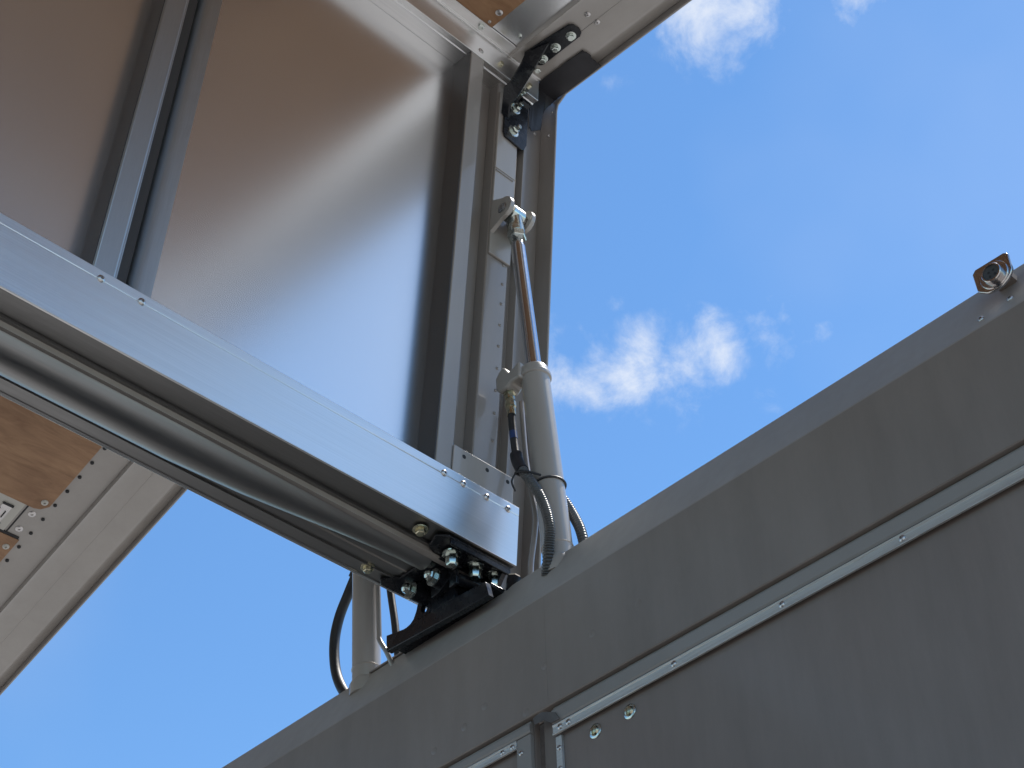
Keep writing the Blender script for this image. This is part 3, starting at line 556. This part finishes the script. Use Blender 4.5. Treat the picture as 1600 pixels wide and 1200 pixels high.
# twisted strap
Lp = [(-0.103, 0.060, 1.5735), (-0.1016, 0.045, 1.550), (-0.1384, 0.040, 1.438), (-0.1450, 0.030, 1.425), (-0.1137, -0.010, 1.377)]
Rp = [(-0.082, 0.130, 1.5735), (-0.0560, 0.045, 1.556), (-0.1100, 0.040, 1.400), (-0.1150, 0.020, 1.385), (-0.0900, -0.010, 1.372)]
u = MB(-1); off = Vector((0.003, 0.006, 0.004))
fv = [[u.v(a), u.v(b), u.v(Vector(b) - off), u.v(Vector(a) - off)] for a, b in zip(Lp, Rp)]
for a, b in zip(fv, fv[1:]):
    for i in range(4): u.bm.faces.new((a[i], a[(i + 1) % 4], b[(i + 1) % 4], b[i]))
u.bm.faces.new(fv[0]); u.bm.faces.new(fv[-1][::-1])
u.build('strap', 'black', sl, bevel=0.001)
u = MB(-1); u.prism([(-0.004, 1.478), (-0.004, 1.466), (-0.012, 1.455), (-0.012, 1.485)], 0, -0.052, -0.024); u.build('spacer', 'black', sl)

# black sealing tape in the rear inner corner
tp = thing('sealing_tape', (0, 0, HB), 'black sealing tape wrapped round the inner corner where side panel meets upright frame', 'tape', A1)
def patch(pts, nrm, name, seed):
    """tape patch with uneven torn ends"""
    random.seed(seed); u = MB(-1); n = len(pts); a = []; b = []
    for i in range(n):
        p = Vector(pts[i]); q = Vector(pts[(i + 1) % n])
        for k in range(5):
            v = p.lerp(q, k / 5) + Vector([random.uniform(-0.0012, 0.0012) for _ in range(3)])
            a.append(u.v(v)); b.append(u.v(v + Vector(nrm) * 0.0022))
    m_ = len(a); u.bm.faces.new(a); u.bm.faces.new(b[::-1])
    for i in range(m_): u.bm.faces.new((a[i], a[(i + 1) % m_], b[(i + 1) % m_], b[i]))
    bmesh.ops.triangulate(u.bm, faces=[f for f in u.bm.faces if len(f.verts) > 4])
    return u.build(name, 'tape', tp)
patch([(-0.002, 0.020, 1.5765), (0.001, 0.169, 1.5765), (0.030, 0.173, 1.577), (0.036, 0.166, 1.577), (0.0715, 0.171, 1.570), (0.0715, -0.02, 1.570), (0.0, -0.02, 1.5765)], (0, 0, -1), 'upper_tape', 1)
patch([(-0.012, -0.022, 1.575), (-0.012, -0.022, 1.408), (0.004, -0.026, 1.405), (0.040, -0.030, 1.437), (0.044, -0.030, 1.50), (0.052, -0.028, 1.530), (0.071, -0.014, 1.565), (0.071, -0.006, 1.578)], (0, 1, 0), 'lower_tape', 2)

# ------------------------------------------------------------------ connector and fitting on the header's edge
cn = thing('round_connector', (-0.11, -1.262, HB - 0.127), 'shiny chrome round socket with four pin holes, sticking up at the header edge', 'connector')
u = MB(); u.prism([(0.0303, 0.0143), (0.0233, 0.0214), (-0.0323, 0.0200), (-0.0375, 0.0165), (-0.0395, 0.0120), (-0.0390, -0.0206), (-0.0340, -0.0300), (-0.0260, -0.0375), (-0.0160, -0.0425), (-0.0062, -0.0443), (0.0050, -0.0437), (0.0142, -0.0410), (0.0276, -0.0294), (0.0300, -0.0240)], 0, -0.005, 0.001); u.build('flange_plate', 'chrome_c', cn, bevel=0.0015)
CY, CZ = -0.0065, -0.0142; dn = (-1, 0.0, -0.05)
u = MB(); u.lathe((-0.005, CY, CZ), dn, [(0, 0.0265), (0.0018, 0.0268), (0.0030, 0.0255), (0.0030, 0.0190), (0.0105, 0.0185), (0.0120, 0.0172), (0.0120, 0.0150), (0.006, 0.0150)], 48); so_ = u.build('socket_shell', 'chrome_c', cn, smooth=30)
u = MB(); u.lathe((-0.0085, CY, CZ), dn, [(0, 0.0149), (0.0045, 0.0149)], 40); ins = u.build('insert', 'insert', so_)
u = MB()
for a in (40, 130, 220, 310):
    u = MB(); u.lathe((-0.0131, CY + 0.0066 * math.cos(math.radians(a)), CZ - 0.0006 + 0.0066 * math.sin(math.radians(a))), dn, [(0, 0.0023), (0.0006, 0.0023)], 12); u.build('pin_hole', 'dark', ins)
MB().box((0.0012, 0.07), (-0.022, 0.012), (-0.006, 0.010)).build('mounting_foot', 'header', cn)
u = MB(); u.lathe((-0.075, -1.338, -0.112), (-1, 0.1, 0.1), [(0, 0.013), (0.012, 0.013), (0.014, 0.010), (0.020, 0.009), (0.021, 0)], 24); tag(u.build('small_fitting', 'zinc'), 'small round fitting at the photo edge right of the connector', 'fitting').location = Vector((0, 0, HB)) * S

# ------------------------------------------------------------------ rest of the body, out of view but seen in reflections
fl = MB(); fl.box((XF, 0.15), (YR, YL), (-HB + 1.15, -HB + 1.34)); tag(fl.build('cargo_floor', 'floor'), None, None, kind='structure')
fw = MB(); fw.box((XF - 0.1, XF), (YR, YL), (-HB + 1.15, -0.1)); fw.build('front_wall', 'cream'); tag(bpy.data.objects['front_wall'], None, None, kind='structure')
for nme in ('cargo_floor', 'front_wall'): bpy.data.objects[nme].location = Vector((0, 0, HB)) * S
